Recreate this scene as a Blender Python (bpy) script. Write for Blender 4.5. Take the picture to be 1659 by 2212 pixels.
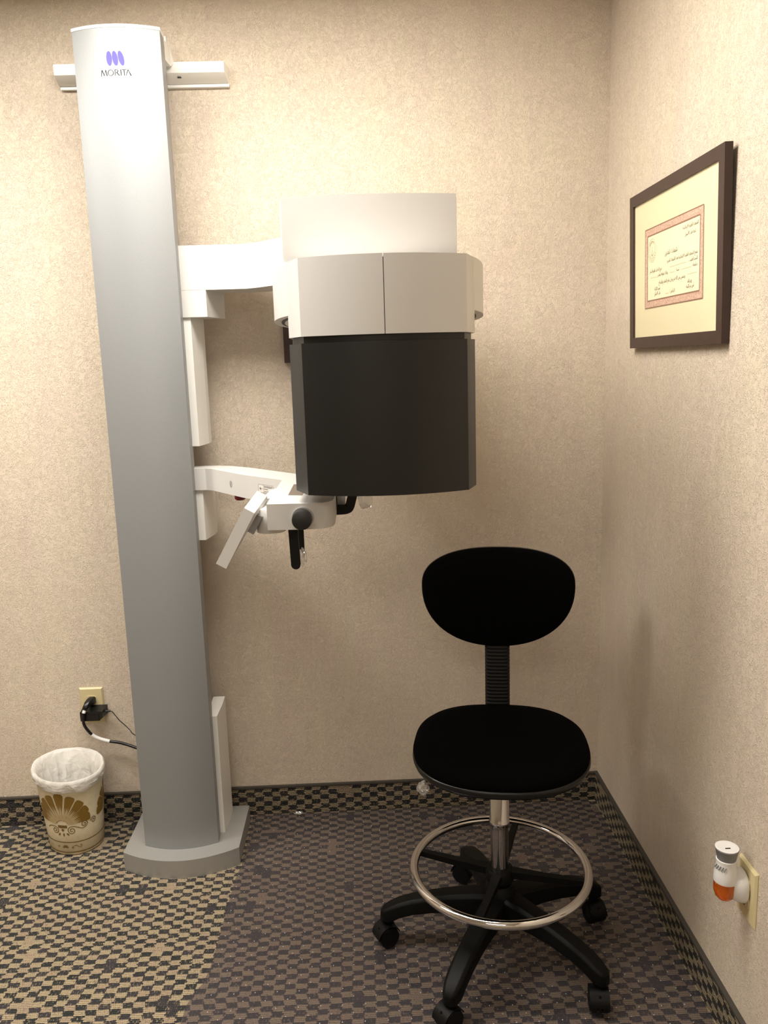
import bpy, bmesh, math, random, unicodedata
from mathutils import Vector, Matrix, noise
random.seed(7)
for o in list(bpy.data.objects): bpy.data.objects.remove(o, do_unlink=True)
SC = bpy.context.scene
COL = SC.collection
PI = math.pi

# ------------------------------------------------------------------ camera
FPX = 1761.16
cam = bpy.data.cameras.new('camera'); camo = bpy.data.objects.new('camera', cam); COL.objects.link(camo)
cam.sensor_fit = 'HORIZONTAL'; cam.sensor_width = 36.0; cam.lens = FPX / 1659 * 36.0
cam.clip_start = 0.02; cam.clip_end = 50
RR = ((0.999028, -0.032518, -0.029759), (-0.035132, -0.179649, -0.983103), (0.026622, 0.983193, -0.180617))
camo.matrix_world = Matrix((
    (RR[0][0], -RR[1][0], -RR[2][0], 0.0),
    (RR[0][1], -RR[1][1], -RR[2][1], -2.42812),
    (RR[0][2], -RR[1][2], -RR[2][2], 1.42),
    (0, 0, 0, 1)))
SC.camera = camo

# ------------------------------------------------------------------ world, light, exposure
W = bpy.data.worlds.new('world'); SC.world = W; W.use_nodes = True
W.node_tree.nodes['Background'].inputs[0].default_value = (0.9, 0.85, 0.75, 1)
W.node_tree.nodes['Background'].inputs[1].default_value = 0.02
SC.view_settings.view_transform = 'Standard'; SC.view_settings.look = 'None'
SC.view_settings.gamma = 1.0; SC.view_settings.use_curve_mapping = False
SC.view_settings.exposure = 0.26
CEIL = 2.44
LX, LY = -0.40, -0.90                         # the ceiling lamp over the machine
ld = bpy.data.lights.new('ceiling_lamp_light', 'AREA'); ld.shape = 'RECTANGLE'; ld.size = 1.14; ld.size_y = 0.54
ld.energy = 34; ld.color = (1.0, 0.95, 0.865)
lo = bpy.data.objects.new('ceiling_lamp_light', ld); COL.objects.link(lo); lo.location = (LX, LY, CEIL - 0.030)
ld2 = bpy.data.lights.new('far_fill_light', 'AREA'); ld2.shape = 'RECTANGLE'; ld2.size = 1.14; ld2.size_y = 0.54   # unseen panel added as fill, behind the camera
ld2.energy = 15; ld2.color = (1.0, 0.95, 0.865)
LX2, LY2 = -0.45, -3.55
lo2 = bpy.data.objects.new('far_fill_light', ld2); COL.objects.link(lo2); lo2.location = (LX2, LY2, CEIL - 0.030)
ld3 = ld.copy(); ld3.name = 'left_lamp_light'; ld3.energy = 25          # and one further left in the room
LX3, LY3 = -1.85, -0.95
lo3 = bpy.data.objects.new('left_lamp_light', ld3); COL.objects.link(lo3); lo3.location = (LX3, LY3, CEIL - 0.030)

# ------------------------------------------------------------------ node helper
class N:
    def __init__(s, name):
        s.m = bpy.data.materials.new(name); s.m.use_nodes = True
        s.t = s.m.node_tree; s.b = s.t.nodes['Principled BSDF']; s.out = s.t.nodes['Material Output']
    def n(s, typ, ins=None, **kw):
        nd = s.t.nodes.new(typ)
        for k, v in kw.items(): setattr(nd, k, v)
        for k, v in (ins or {}).items(): s.set(nd, k, v)
        return nd
    def set(s, nd, k, v):
        i = nd.inputs[k]
        if isinstance(v, bpy.types.NodeSocket): s.t.links.new(v, i)
        elif isinstance(v, bpy.types.Node): s.t.links.new(v.outputs[0], i)
        else: i.default_value = v
    def math(s, op, a, b=0.0, c=None, clamp=False):
        d = {0: a, 1: b}
        if c is not None: d[2] = c
        return s.n('ShaderNodeMath', d, operation=op, use_clamp=clamp).outputs[0]
    def mix(s, f, a, b, blend='MIX'):
        nd = s.n('ShaderNodeMix', data_type='RGBA', blend_type=blend)
        s.set(nd, 0, f); s.set(nd, 6, a); s.set(nd, 7, b); return nd.outputs[2]
    def noise(s, vec, scale, detail=2, rough=.5, dist=0.0):
        nd = s.n('ShaderNodeTexNoise', {'Scale': scale, 'Detail': detail, 'Roughness': rough, 'Distortion': dist})
        if vec is not None: s.set(nd, 'Vector', vec)
        return nd.outputs[0]
    def ramp(s, v, a, b, lo=0., hi=1.):
        return s.n('ShaderNodeMapRange', {0: v, 1: a, 2: b, 3: lo, 4: hi}, clamp=True).outputs[0]
    def bump(s, h, strength, dist):
        return s.n('ShaderNodeBump', {'Strength': strength, 'Distance': dist, 'Height': h}).outputs[0]
    def pos(s): return s.n('ShaderNodeTexCoord').outputs['Object']
    def bs(s, **kw):
        for k, v in kw.items(): s.set(s.b, k.replace('_', ' '), v)
        return s
MAT = {}
def rgba(c): return (c[0], c[1], c[2], 1.0)
def plain(name, col, rough=.5, metal=0., spec=.5, grain=0.02, gscale=60., bump=0., coat=0.):
    k = N(name)
    p = k.pos(); nz = k.noise(p, gscale, 3)
    c = k.mix(nz, rgba([x * (1 - grain) for x in col]), rgba([min(1, x * (1 + grain)) for x in col]))
    k.bs(Base_Color=c, Roughness=rough, Metallic=metal)
    k.b.inputs['Specular IOR Level'].default_value = spec
    k.b.inputs['Coat Weight'].default_value = coat
    if bump: k.bs(Normal=k.bump(k.noise(p, gscale * 12, 2), bump, .001))
    MAT[name] = k.m; return k.m
plain('white_plastic', (.62, .605, .585), .38, grain=.012)
plain('white_enamel', (.82, .805, .77), .32, grain=.01)
plain('rail_white', (.78, .765, .73), .45)
plain('underside_grey', (.20, .19, .185), .5)
plain('dark_gap', (.012, .012, .012), .6)
plain('head_black', (.0060, .0060, .0055), .42, spec=.45, grain=.05, gscale=300)
plain('rod_black', (.006, .006, .006), .55, spec=.25)
plain('knob_black', (.014, .014, .014), .45)
plain('knob_silver', (.42, .42, .41), .35, metal=.5)
plain('pad_grey', (.17, .135, .11), .5)
plain('emblem_violet', (.13, .115, .56), .9, spec=.06)
plain('lettering_black', (.01, .01, .012), .9, spec=.06)
plain('print_grey', (.18, .17, .16), .6)
plain('sticker_white', (.74, .72, .68), .5)
plain('stop_red', (.17, .006, .012), .35)
plain('fabric_black', (.0016, .0016, .0018), .95, spec=.04, grain=.3, gscale=500, bump=.3)
plain('shell_black', (.005, .005, .005), .28, spec=.4)
plain('base_black', (.003, .003, .003), .5, spec=.16, bump=.15, gscale=40)
plain('wheel_black', (.003, .003, .003), .45, spec=.2)
plain('chrome', (.74, .73, .73), .07, metal=1.0, grain=.01)
plain('chrome_dark', (.50, .49, .49), .12, metal=1.0, grain=.01)
plain('ivory_plastic', (.64, .545, .31), .4)
plain('ivory_socket', (.60, .51, .29), .45)
plain('slot_dark', (.02, .016, .01), .6)
plain('cord_black', (.006, .005, .006), .3)
plain('adapter_black', (.006, .006, .006), .4)
plain('tape_white', (.8, .79, .77), .5)
plain('frame_wood', (.040, .020, .016), .36, grain=.25, gscale=45, spec=.4)
plain('frame_inner', (.012, .006, .005), .5)
plain('mount_board', (.80, .715, .48), .85, grain=.015)
plain('certificate_paper', (.84, .80, .57), .8, grain=.01)
plain('border_dark', (.25, .12, .075), .7)
plain('ink_olive', (.045, .036, .012), .8)
plain('ink_faint', (.33, .28, .16), .8)
plain('fresh_white', (.78, .77, .76), .35)
plain('fresh_grey', (.20, .20, .205), .45)
plain('gold_print', (.225, .128, .016), .45, grain=.10, gscale=120)
plain('gold_print_light', (.50, .39, .21), .5)
plain('brown_print', (.17, .098, .025), .5, grain=.1, gscale=120)
plain('ceiling_white', (.78, .76, .71), .9)
plain('lamp_frame', (.8, .8, .78), .5)
plain('cap_trim', (.052, .045, .037), .55)

def silver():
    k = N('silver_paint'); p = k.pos(); fl = k.noise(p, 900, 2)
    c = k.mix(fl, (.235, .243, .25, 1), (.335, .343, .35, 1))
    k.bs(Base_Color=c, Metallic=.35, Roughness=.48, Normal=k.bump(fl, .05, .0005))
    MAT['silver_paint'] = k.m
    k = N('silver_base'); p = k.pos(); fl = k.noise(p, 900, 2)
    c = k.mix(fl, (.36, .355, .34, 1), (.46, .455, .44, 1))
    k.bs(Base_Color=c, Metallic=.45, Roughness=.42)
    MAT['silver_base'] = k.m
silver()

def wallpaper():
    k = N('wallpaper'); p = k.pos()
    # worm-like embossing
    wn = k.noise(p, 34, 2)
    off = k.n('ShaderNodeVectorMath', {0: p, 1: k.n('ShaderNodeVectorMath', {0: k.n('ShaderNodeTexNoise', {'Vector': p, 'Scale': 60., 'Detail': 1.}).outputs[1], 1: (.010, .010, .010)}, operation='MULTIPLY').outputs[0]}, operation='ADD').outputs[0]
    st = k.n('ShaderNodeVectorMath', {0: off, 1: (1., 1., .62)}, operation='MULTIPLY').outputs[0]
    n1 = k.noise(st, 185, 1.5, .5, .5)
    ridge = k.ramp(k.math('ABSOLUTE', k.math('SUBTRACT', n1, .5)), 0., .050, 1., 0.)
    brk = k.ramp(k.noise(off, 120, 2), .42, .52)              # the strokes are short: a second noise breaks the lines
    n2 = k.noise(st, 250, 1.5, .5, .5)
    ridge2 = k.math('MULTIPLY', k.ramp(k.math('ABSOLUTE', k.math('SUBTRACT', n2, .48)), 0., .055, 1., 0.), k.ramp(k.noise(off, 105, 2), .58, .48))
    patch = k.ramp(wn, .36, .60)
    h = k.math('ADD', k.math('MULTIPLY', k.math('MULTIPLY', ridge, brk), k.math('ADD', k.math('MULTIPLY', patch, .6), .4)), k.math('MULTIPLY', ridge2, .6))
    # soft vertical streaks of pinkish and yellowish beige
    vs = k.n('ShaderNodeVectorMath', {0: p, 1: (1., 1., .16)}, operation='MULTIPLY').outputs[0]
    streak = k.ramp(k.noise(vs, 17, 3, .6), .34, .66)
    blot = k.ramp(k.noise(p, 9, 3, .6), .35, .65)
    c = k.mix(streak, (.630, .520, .437, 1), (.668, .578, .450, 1))
    c = k.mix(k.math('MULTIPLY', blot, .55), c, (.690, .595, .492, 1))
    c = k.mix(k.math('MULTIPLY', h, .5), c, (.80, .72, .58, 1))  # highlights of the raised strokes mixed into the base colour
    k.bs(Base_Color=c, Roughness=.62, Normal=k.bump(h, .68, .0019))
    k.b.inputs['Specular IOR Level'].default_value = .3
    MAT['wallpaper'] = k.m
wallpaper()

def carpet(name, a, b, gm=.34, bump=.6):
    """loop-pile carpet in small checks of three yarn rows; a, b are the axes along and across the rows"""
    k = N(name); p = k.pos()
    wob = k.n('ShaderNodeTexNoise', {'Vector': p, 'Scale': 150., 'Detail': 2.}).outputs[1]
    wob = k.n('ShaderNodeVectorMath', {0: wob, 1: (.5, .5, .5)}, operation='SUBTRACT').outputs[0]
    big = k.n('ShaderNodeTexNoise', {'Vector': p, 'Scale': 14., 'Detail': 1.}).outputs[1]
    p1 = k.n('ShaderNodeVectorMath', {0: p, 1: k.n('ShaderNodeVectorMath', {0: big, 1: (.010, .006, .006)}, operation='MULTIPLY').outputs[0]}, operation='ADD').outputs[0]
    p2 = k.n('ShaderNodeVectorMath', {0: p1, 1: k.n('ShaderNodeVectorMath', {0: wob, 1: (.0050, .0034, .0034)}, operation='MULTIPLY').outputs[0]}, operation='ADD').outputs[0]
    s = k.n('ShaderNodeSeparateXYZ', {0: p2}); u = s.outputs[a]; v = s.outputs[b]
    cw, ch = .0262, .0162
    row = k.math('DIVIDE', v, ch / 3); ir = k.math('FLOOR', row); iv = k.math('FLOOR', k.math('DIVIDE', v, ch))
    jr = k.n('ShaderNodeTexWhiteNoise', {'W': ir}, noise_dimensions='1D').outputs[0]
    us = k.math('ADD', k.math('DIVIDE', u, cw), k.math('MULTIPLY', jr, .20))
    iu = k.math('FLOOR', us)
    par = k.math('MODULO', k.math('ADD', k.math('ADD', iu, iv), 4000.), 2.)
    r1 = k.n('ShaderNodeTexWhiteNoise', {'Vector': k.n('ShaderNodeCombineXYZ', {0: iu, 1: iv, 2: 0.})}, noise_dimensions='3D').outputs[0]
    dark = k.math('ABSOLUTE', k.math('SUBTRACT', par, k.math('GREATER_THAN', r1, .975)))
    # each check drifts in hue and a few yarns of the other colour come through
    fib = k.noise(k.n('ShaderNodeCombineXYZ', {0: k.math('MULTIPLY', u, 260.), 1: k.math('MULTIPLY', ir, 3.7), 2: 0.}), 1., 3, .65)
    thru = k.ramp(fib, .56, .68, 0., .75)
    dk = k.math('ABSOLUTE', k.math('SUBTRACT', dark, thru))
    fine = k.noise(p, 620, 2, .6)
    tan = k.mix(fib, (.32, .255, .165, 1), (.55, .455, .305, 1))
    tan = k.mix(k.ramp(r1, .5, .95, 0., .6), tan, (.40, .295, .215, 1))
    drk = k.mix(r1, (.040, .043, .042, 1), (.066, .060, .064, 1))
    c = k.mix(dk, tan, drk)
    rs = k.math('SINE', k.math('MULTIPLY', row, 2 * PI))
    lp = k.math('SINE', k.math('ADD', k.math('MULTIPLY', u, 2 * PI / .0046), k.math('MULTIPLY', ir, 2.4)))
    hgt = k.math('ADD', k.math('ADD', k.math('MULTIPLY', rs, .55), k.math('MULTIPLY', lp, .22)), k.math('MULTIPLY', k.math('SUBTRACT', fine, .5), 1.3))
    gap_shade = k.ramp(hgt, -.75, .15, gm, 1.)  # shade between the yarn rows, multiplied into the colour below
    c = k.mix(1., c, k.n('ShaderNodeCombineColor', {0: gap_shade, 1: gap_shade, 2: gap_shade}).outputs[0], 'MULTIPLY')
    k.bs(Base_Color=c, Roughness=.95, Normal=k.bump(hgt, bump, .0022))
    k.b.inputs['Specular IOR Level'].default_value = .08
    MAT[name] = k.m
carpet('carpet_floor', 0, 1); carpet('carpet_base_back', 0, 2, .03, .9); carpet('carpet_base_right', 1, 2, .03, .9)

def clear_mat():
    k = N('mat_vinyl')
    tr = k.n('ShaderNodeBsdfTransparent', {0: (.825, .805, .815, 1)})
    df = k.n('ShaderNodeBsdfDiffuse', {0: (.40, .37, .40, 1)})
    gl = k.n('ShaderNodeBsdfGlossy', {0: (1, 1, 1, 1), 1: .22})
    fr = k.n('ShaderNodeLayerWeight'); fac = k.math('ADD', k.math('MULTIPLY', k.math('POWER', fr.outputs[1], 5.), .35), .015)
    a = k.n('ShaderNodeMixShader', {0: .05, 1: tr.outputs[0], 2: df.outputs[0]})
    b = k.n('ShaderNodeMixShader', {0: fac, 1: a.outputs[0], 2: gl.outputs[0]})
    k.t.links.new(b.outputs[0], k.out.inputs[0]); MAT['mat_vinyl'] = k.m
    k = N('cleat_glint_white')
    gl = k.n('ShaderNodeBsdfGlossy', {0: (1, 1, 1, 1), 1: .10})
    tr = k.n('ShaderNodeBsdfDiffuse', {0: (.9, .9, .9, 1)})  # plain white stands in for glints on the mat's cleats
    b = k.n('ShaderNodeMixShader', {0: .35, 1: tr.outputs[0], 2: gl.outputs[0]})
    k.t.links.new(b.outputs[0], k.out.inputs[0]); MAT['cleat_glint_white'] = k.m
    k = N('clear_film')
    tr = k.n('ShaderNodeBsdfTransparent', {0: (.93, .92, .91, 1)})
    df = k.n('ShaderNodeBsdfDiffuse', {0: (.75, .74, .72, 1)})
    gl = k.n('ShaderNodeBsdfGlossy', {0: (1, 1, 1, 1), 1: .12})
    a = k.n('ShaderNodeMixShader', {0: .26, 1: tr.outputs[0], 2: df.outputs[0]})
    b = k.n('ShaderNodeMixShader', {0: .22, 1: a.outputs[0], 2: gl.outputs[0]})
    k.t.links.new(b.outputs[0], k.out.inputs[0]); MAT['clear_film'] = k.m
    k = N('picture_glass')
    tr = k.n('ShaderNodeBsdfTransparent', {0: (.99, .99, .985, 1)})
    gl = k.n('ShaderNodeBsdfGlossy', {0: (1, 1, 1, 1), 1: .02})
    fr = k.n('ShaderNodeLayerWeight')
    b = k.n('ShaderNodeMixShader', {0: k.math('ADD', k.math('MULTIPLY', k.math('POWER', fr.outputs[1], 5.), .5), .01), 1: tr.outputs[0], 2: gl.outputs[0]})
    k.t.links.new(b.outputs[0], k.out.inputs[0]); MAT['picture_glass'] = k.m
    k = N('bin_liner')
    p = k.pos()
    k.bs(Base_Color=k.mix(k.noise(p, 40, 3), (.88, .87, .84, 1), (.95, .94, .92, 1)), Roughness=.38, Normal=k.bump(k.noise(p, 34, 2, .5, .4), .7, .010))
    tl = k.n('ShaderNodeBsdfTranslucent', {0: (.85, .82, .76, 1)})
    b = k.n('ShaderNodeMixShader', {0: .35, 1: k.b.outputs[0], 2: tl.outputs[0]})
    k.t.links.new(b.outputs[0], k.out.inputs[0]); MAT['bin_liner'] = k.m
    k = N('amber_oil')
    k.bs(Base_Color=(.95, .20, .012, 1), Roughness=.06)
    k.b.inputs['Transmission Weight'].default_value = .85; k.b.inputs['IOR'].default_value = 1.35; k.b.inputs['Coat Weight'].default_value = .6
    MAT['amber_oil'] = k.m
    k = N('bin_marble'); p = k.pos()
    v = k.noise(p, 26, 5, .65, 1.2); s2 = k.ramp(k.noise(p, 55, 4, .6, .5), .56, .72)
    c = k.mix(v, (.72, .62, .42, 1), (.80, .72, .53, 1)); c = k.mix(k.math('MULTIPLY', s2, .35), c, (.45, .40, .27, 1))
    k.bs(Base_Color=c, Roughness=.4); MAT['bin_marble'] = k.m
    k = N('border_print'); p = k.pos()
    v = k.ramp(k.noise(p, 260, 3, .6, 1.5), .42, .58)
    k.bs(Base_Color=k.mix(v, (.48, .26, .19, 1), (.76, .54, .42, 1)), Roughness=.8); MAT['border_print'] = k.m
    k = N('lamp_diffuser')
    k.bs(Base_Color=(.9, .88, .84, 1)); k.b.inputs['Emission Color'].default_value = (1., .93, .82, 1); k.b.inputs['Emission Strength'].default_value = 3.0
    MAT['lamp_diffuser'] = k.m
clear_mat()

# ------------------------------------------------------------------ geometry helpers (world coordinates in, parent-relative mesh out)
ORG = {}
def thing(name, loc, label, cat, group=None):
    o = bpy.data.objects.new(name, None); COL.objects.link(o); o.location = loc; o.empty_display_size = .05
    ORG[o.name] = Vector(loc); tag(o, label, cat, group); return o
def tag(o, label=None, cat=None, group=None, kind=None):
    if label: o['label'] = label
    if cat: o['category'] = cat
    if group: o['group'] = group
    if kind: o['kind'] = kind
    return o
def link(name, me, mat, parent=None, loc=None):
    o = bpy.data.objects.new(name, me); COL.objects.link(o)
    if mat: me.materials.append(MAT[mat])
    if parent is not None: o.parent = parent; ORG[o.name] = ORG.get(parent.name, Vector((0, 0, 0)))
    elif loc is not None: o.location = loc; ORG[o.name] = Vector(loc)
    return o
def finish(name, bm, mat, parent=None, smooth=None, loc=None, local=False):
    bmesh.ops.recalc_face_normals(bm, faces=bm.faces[:])
    me = bpy.data.meshes.new(name)
    if not local:
        org = ORG.get(parent.name, Vector((0, 0, 0))) if parent is not None else (Vector(loc) if loc is not None else Vector((0, 0, 0)))
        for v in bm.verts: v.co = v.co - org
    bm.to_mesh(me); bm.free()
    if smooth is not None:
        me.polygons.foreach_set('use_smooth', [True] * len(me.polygons))
        if smooth < 179: me.set_sharp_from_angle(angle=math.radians(smooth))
    return link(name, me, mat, parent, loc)
def bevel(bm, w, seg=2, ang=25):
    es = [e for e in bm.edges if len(e.link_faces) == 2 and e.calc_face_angle(0) > math.radians(ang)]
    if es and w > 0: bmesh.ops.bevel(bm, geom=es, offset=w, segments=seg, profile=.6, affect='EDGES', clamp_overlap=True)
def bm_box(bm, lo, hi):
    vs = [bm.verts.new((x, y, z)) for z in (lo[2], hi[2]) for y in (lo[1], hi[1]) for x in (lo[0], hi[0])]
    for f in ((0, 2, 3, 1), (4, 5, 7, 6), (0, 1, 5, 4), (2, 6, 7, 3), (0, 4, 6, 2), (1, 3, 7, 5)): bm.faces.new([vs[i] for i in f])
    return vs
def box(name, lo, hi, mat, parent=None, bev=0., seg=2, loc=None, local=False):
    bm = bmesh.new(); bm_box(bm, lo, hi); bevel(bm, bev, seg)
    return finish(name, bm, mat, parent, 40 if bev else None, loc, local)
def bm_prism(bm, plan, z0, z1):
    b = [bm.verts.new((x, y, z0)) for x, y in plan]; t = [bm.verts.new((x, y, z1)) for x, y in plan]
    n = len(plan); bm.faces.new(b[::-1]); bm.faces.new(t)
    for i in range(n): bm.faces.new((b[i], b[(i + 1) % n], t[(i + 1) % n], t[i]))
def prism(name, plan, z0, z1, mat, parent=None, bev=0., seg=2, smooth=30, loc=None):
    bm = bmesh.new(); bm_prism(bm, plan, z0, z1); bevel(bm, bev, seg, 40)
    return finish(name, bm, mat, parent, smooth, loc)
def bm_loft(bm, rings, cap=True, closed=False):
    R_ = [[bm.verts.new(p) for p in r] for r in rings]; n = len(R_[0]); m = len(R_)
    for i in range(m if closed else m - 1):
        A, B = R_[i], R_[(i + 1) % m]
        for j in range(n): bm.faces.new((A[j], A[(j + 1) % n], B[(j + 1) % n], B[j]))
    if cap and not closed: bm.faces.new(R_[0][::-1]); bm.faces.new(R_[-1])
def loft(name, rings, mat, parent=None, cap=True, smooth=40, loc=None, local=False, closed=False):
    bm = bmesh.new(); bm_loft(bm, rings, cap, closed); return finish(name, bm, mat, parent, smooth, loc, local)
def lathe(name, prof, c, mat, parent=None, axis='Z', seg=32, smooth=40, loc=None, local=False):
    """prof: (radius, height) pairs along the axis through c"""
    rings = []
    for r, h in prof:
        ring = []
        for i in range(seg):
            a = 2 * PI * i / seg; u, v = r * math.cos(a), r * math.sin(a)
            q = {'Z': (u, v, h), 'Y': (u, h, v), 'X': (h, u, v)}[axis]
            ring.append((c[0] + q[0], c[1] + q[1], c[2] + q[2]))
        rings.append(ring)
    return loft(name, rings, mat, parent, True, smooth, loc, local)
def catmull(pts, n=8):
    P = [Vector(p) for p in pts]; P = [P[0] * 2 - P[1]] + P + [P[-1] * 2 - P[-2]]; out = []
    for i in range(1, len(P) - 2):
        for j in range(n):
            t = j / n; a, b, c, d = P[i - 1:i + 3]
            out.append(.5 * ((2 * b) + (c - a) * t + (2 * a - 5 * b + 4 * c - d) * t * t + (3 * b - a - 3 * c + d) * t ** 3))
    out.append(P[-2]); return out
def bm_tube(bm, pts, r, seg=10, closed=False):
    pts = [Vector(p) for p in pts]; n = len(pts); rings = []; up = Vector((0.13, 0.21, 1)).normalized(); nrm = None
    for i, p in enumerate(pts):
        t = (pts[(i + 1) % n] - pts[i - 1]) if closed else (pts[min(i + 1, n - 1)] - pts[max(i - 1, 0)])
        t.normalize()
        if nrm is None: nrm = t.cross(up if abs(t.dot(up)) < .95 else Vector((1, 0, 0))).normalized()
        nrm = (nrm - t * nrm.dot(t)).normalized(); bn = t.cross(nrm)
        rr = r[i] if isinstance(r, (list, tuple)) else r
        rings.append([p + (nrm * math.cos(2 * PI * k / seg) + bn * math.sin(2 * PI * k / seg)) * rr for k in range(seg)])
    bm_loft(bm, rings, not closed, closed)
def tube(name, pts, r, mat, parent=None, seg=10, closed=False, loc=None):
    bm = bmesh.new(); bm_tube(bm, pts, r, seg, closed); return finish(name, bm, mat, parent, 60, loc)
def superell(cx, cy, a, b, n, k=64, rot=0.):
    out = []
    for i in range(k):
        t = 2 * PI * i / k; c, s = math.cos(t), math.sin(t)
        x = a * math.copysign(abs(c) ** (2 / n), c); y = b * math.copysign(abs(s) ** (2 / n), s)
        out.append((cx + x * math.cos(rot) - y * math.sin(rot), cy + x * math.sin(rot) + y * math.cos(rot)))
    return out
def patch(bm, polys, fn):
    """flat polygons (lists of (u, v)) laid on a surface through fn(u, v) -> point"""
    for poly in polys:
        if len(poly) < 3: continue
        bm.faces.new([bm.verts.new(fn(u, v)) for u, v in poly])
def strip(pts, w):
    """ribbon of quads along (u, v) points; w is a width or a list of widths"""
    L, Rr, n = [], [], len(pts)
    for i, (x, y) in enumerate(pts):
        x0, y0 = pts[max(i - 1, 0)]; x1, y1 = pts[min(i + 1, n - 1)]
        dx, dy = x1 - x0, y1 - y0; d = math.hypot(dx, dy) or 1; ww = (w[i] if isinstance(w, list) else w) / 2
        L.append((x - dy / d * ww, y + dx / d * ww)); Rr.append((x + dy / d * ww, y - dx / d * ww))
    return [[L[i], L[i + 1], Rr[i + 1], Rr[i]] for i in range(n - 1)]

# ------------------------------------------------------------------ the room
XC = 0.7323; X0 = -3.3; Y0 = -4.6; BH = 0.096
def struct(name, bm_lo, bm_hi, mat):
    o = box(name, bm_lo, bm_hi, mat); o['kind'] = 'structure'; return o
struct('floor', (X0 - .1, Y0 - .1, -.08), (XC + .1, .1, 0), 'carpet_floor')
struct('ceiling', (X0 - .1, Y0 - .1, CEIL), (XC + .1, .1, CEIL + .08), 'ceiling_white')
struct('wall_back', (X0 - .1, 0, 0), (XC, .1, CEIL), 'wallpaper')
struct('wall_right', (XC, Y0, 0), (XC + .1, .1, CEIL), 'wallpaper')
struct('wall_left', (X0 - .1, Y0, 0), (X0, 0, CEIL), 'wallpaper')
struct('wall_front', (X0, Y0 - .1, 0), (XC, Y0, CEIL), 'wallpaper')
b = struct('baseboard_back', (X0, -.009, 0), (XC - .009, 0, BH - .006), 'carpet_base_back')
box('cap_strip', (X0, -.011, BH - .006), (XC - .011, 0, BH), 'cap_trim', b, .002)
b = struct('baseboard_right', (XC - .009, Y0, 0), (XC, -.0, BH - .006), 'carpet_base_right')
box('cap_strip', (XC - .011, Y0, BH - .006), (XC, -.0, BH), 'cap_trim', b, .002)
b = struct('baseboard_left', (X0, Y0, 0), (X0 + .009, 0, BH - .006), 'carpet_base_right')
box('cap_strip', (X0, Y0, BH - .006), (X0 + .011, 0, BH), 'cap_trim', b, .002)

for lx, ly, lab_ in ((LX, LY, 'white ceiling light panel above the x-ray machine'), (LX2, LY2, 'unseen fill light panel added far behind the camera'), (LX3, LY3, 'white ceiling light panel left of the x-ray machine')):  # the panel behind the camera is an added fill fixture
    t = thing('ceiling_light', (lx, ly, CEIL), lab_, 'light', 'ceiling light panels')
    bm = bmesh.new()
    for lo_, hi_ in (((-.61, -.31), (.61, -.28)), ((-.61, .28), (.61, .31)), ((-.61, -.28), (-.58, .28)), ((.58, -.28), (.61, .28))):
        bm_box(bm, (lx + lo_[0], ly + lo_[1], CEIL - .022), (lx + hi_[0], ly + hi_[1], CEIL))
    finish('frame', bm, 'lamp_frame', t)
    box('diffuser', (lx - .58, ly - .28, CEIL - .012), (lx + .58, ly + .28, CEIL - .004), 'lamp_diffuser', t)

# ------------------------------------------------------------------ the x-ray machine
T = thing('dental_xray_machine', (-.556, -.17, 0), 'tall silver and white dental x-ray machine with black head, bolted to wall', 'x-ray machine')
def arc(x0, x1, y0, sag, n=16):
    xm, hw = (x0 + x1) / 2, (x1 - x0) / 2
    return [(x0 + (x1 - x0) * i / n, y0 - sag * (1 - ((x0 + (x1 - x0) * i / n - xm) / hw) ** 2)) for i in range(n + 1)]
base = prism('base_plate', arc(-.721, -.3895, -.273, .054) + [(-.389, -.046), (-.721, -.046)], 0.0, .055, 'silver_base', T, .0025)
CT = 2.232
FX0, FX1, FY, SAG = -.6655, -.453, -.2435, .0265
colm = prism('column', arc(FX0, FX1, FY, SAG, 24) + [(-.4555, -.196), (-.482, -.05), (-.638, -.05), (-.663, -.196)], .055, CT, 'silver_paint', T, .0012, 1)
prism('top_cap', arc(FX0 - .001, FX1 + .001, FY - .001, SAG, 24) + [(-.4545, -.196), (-.481, -.05), (-.639, -.05), (-.664, -.196)], CT, CT + .007, 'white_enamel', colm, .001, 1)
def colpt(u, v):                                     # a point on the bowed column front, 0.5 mm proud
    xm, hw = (FX0 + FX1) / 2, (FX1 - FX0) / 2
    return (u, FY - SAG * (1 - ((u - xm) / hw) ** 2) - .0006, v)
bm = bmesh.new()
for cx, lean in ((-.5735, .0), (-.5592, .0), (-.5448, -.0)):
    patch(bm, [[(cx + .0068 * math.cos(a) - .0028 * math.sin(a) * (1 if cx > -.57 else .2) * (.6 if cx < -.55 else 1), 2.1625 + .0165 * math.sin(a)) for a in [2 * PI * i / 36 for i in range(36)]]], colpt)
tag(finish('emblem', bm, 'emblem_violet', colm), 'three violet ovals side by side')
bm = bmesh.new(); Z0, HH = 2.1235, .0135
def L(x0, w, polys): patch(bm, [[(x0 + w * u, Z0 + HH * v) for u, v in q] for q in polys], colpt)
def ringpoly(k=28, tx=.09, ty=.05):
    o_ = [(.5 + .5 * math.cos(a), .5 + .52 * math.sin(a)) for a in [2 * PI * i / k for i in range(k)]]
    i_ = [(.5 + (.5 - tx) * math.cos(a), .5 + (.52 - ty) * math.sin(a)) for a in [2 * PI * i / k for i in range(k)]]
    return [[o_[i], o_[(i + 1) % k], i_[(i + 1) % k], i_[i]] for i in range(k)]
L(-.5965, .0150, [[(0, -.06), (.07, -.02), (.22, .98), (.13, 1.0)], [(.13, 1.0), (.26, 1.0), (.56, .08), (.50, 0)], [(.50, 0), (.56, .08), (.86, 1.0), (.78, 1.0)], [(.78, 1.0), (.86, 1.0), (1.06, -.02), (.92, .0)]])
L(-.5795, .0140, ringpoly())
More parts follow.
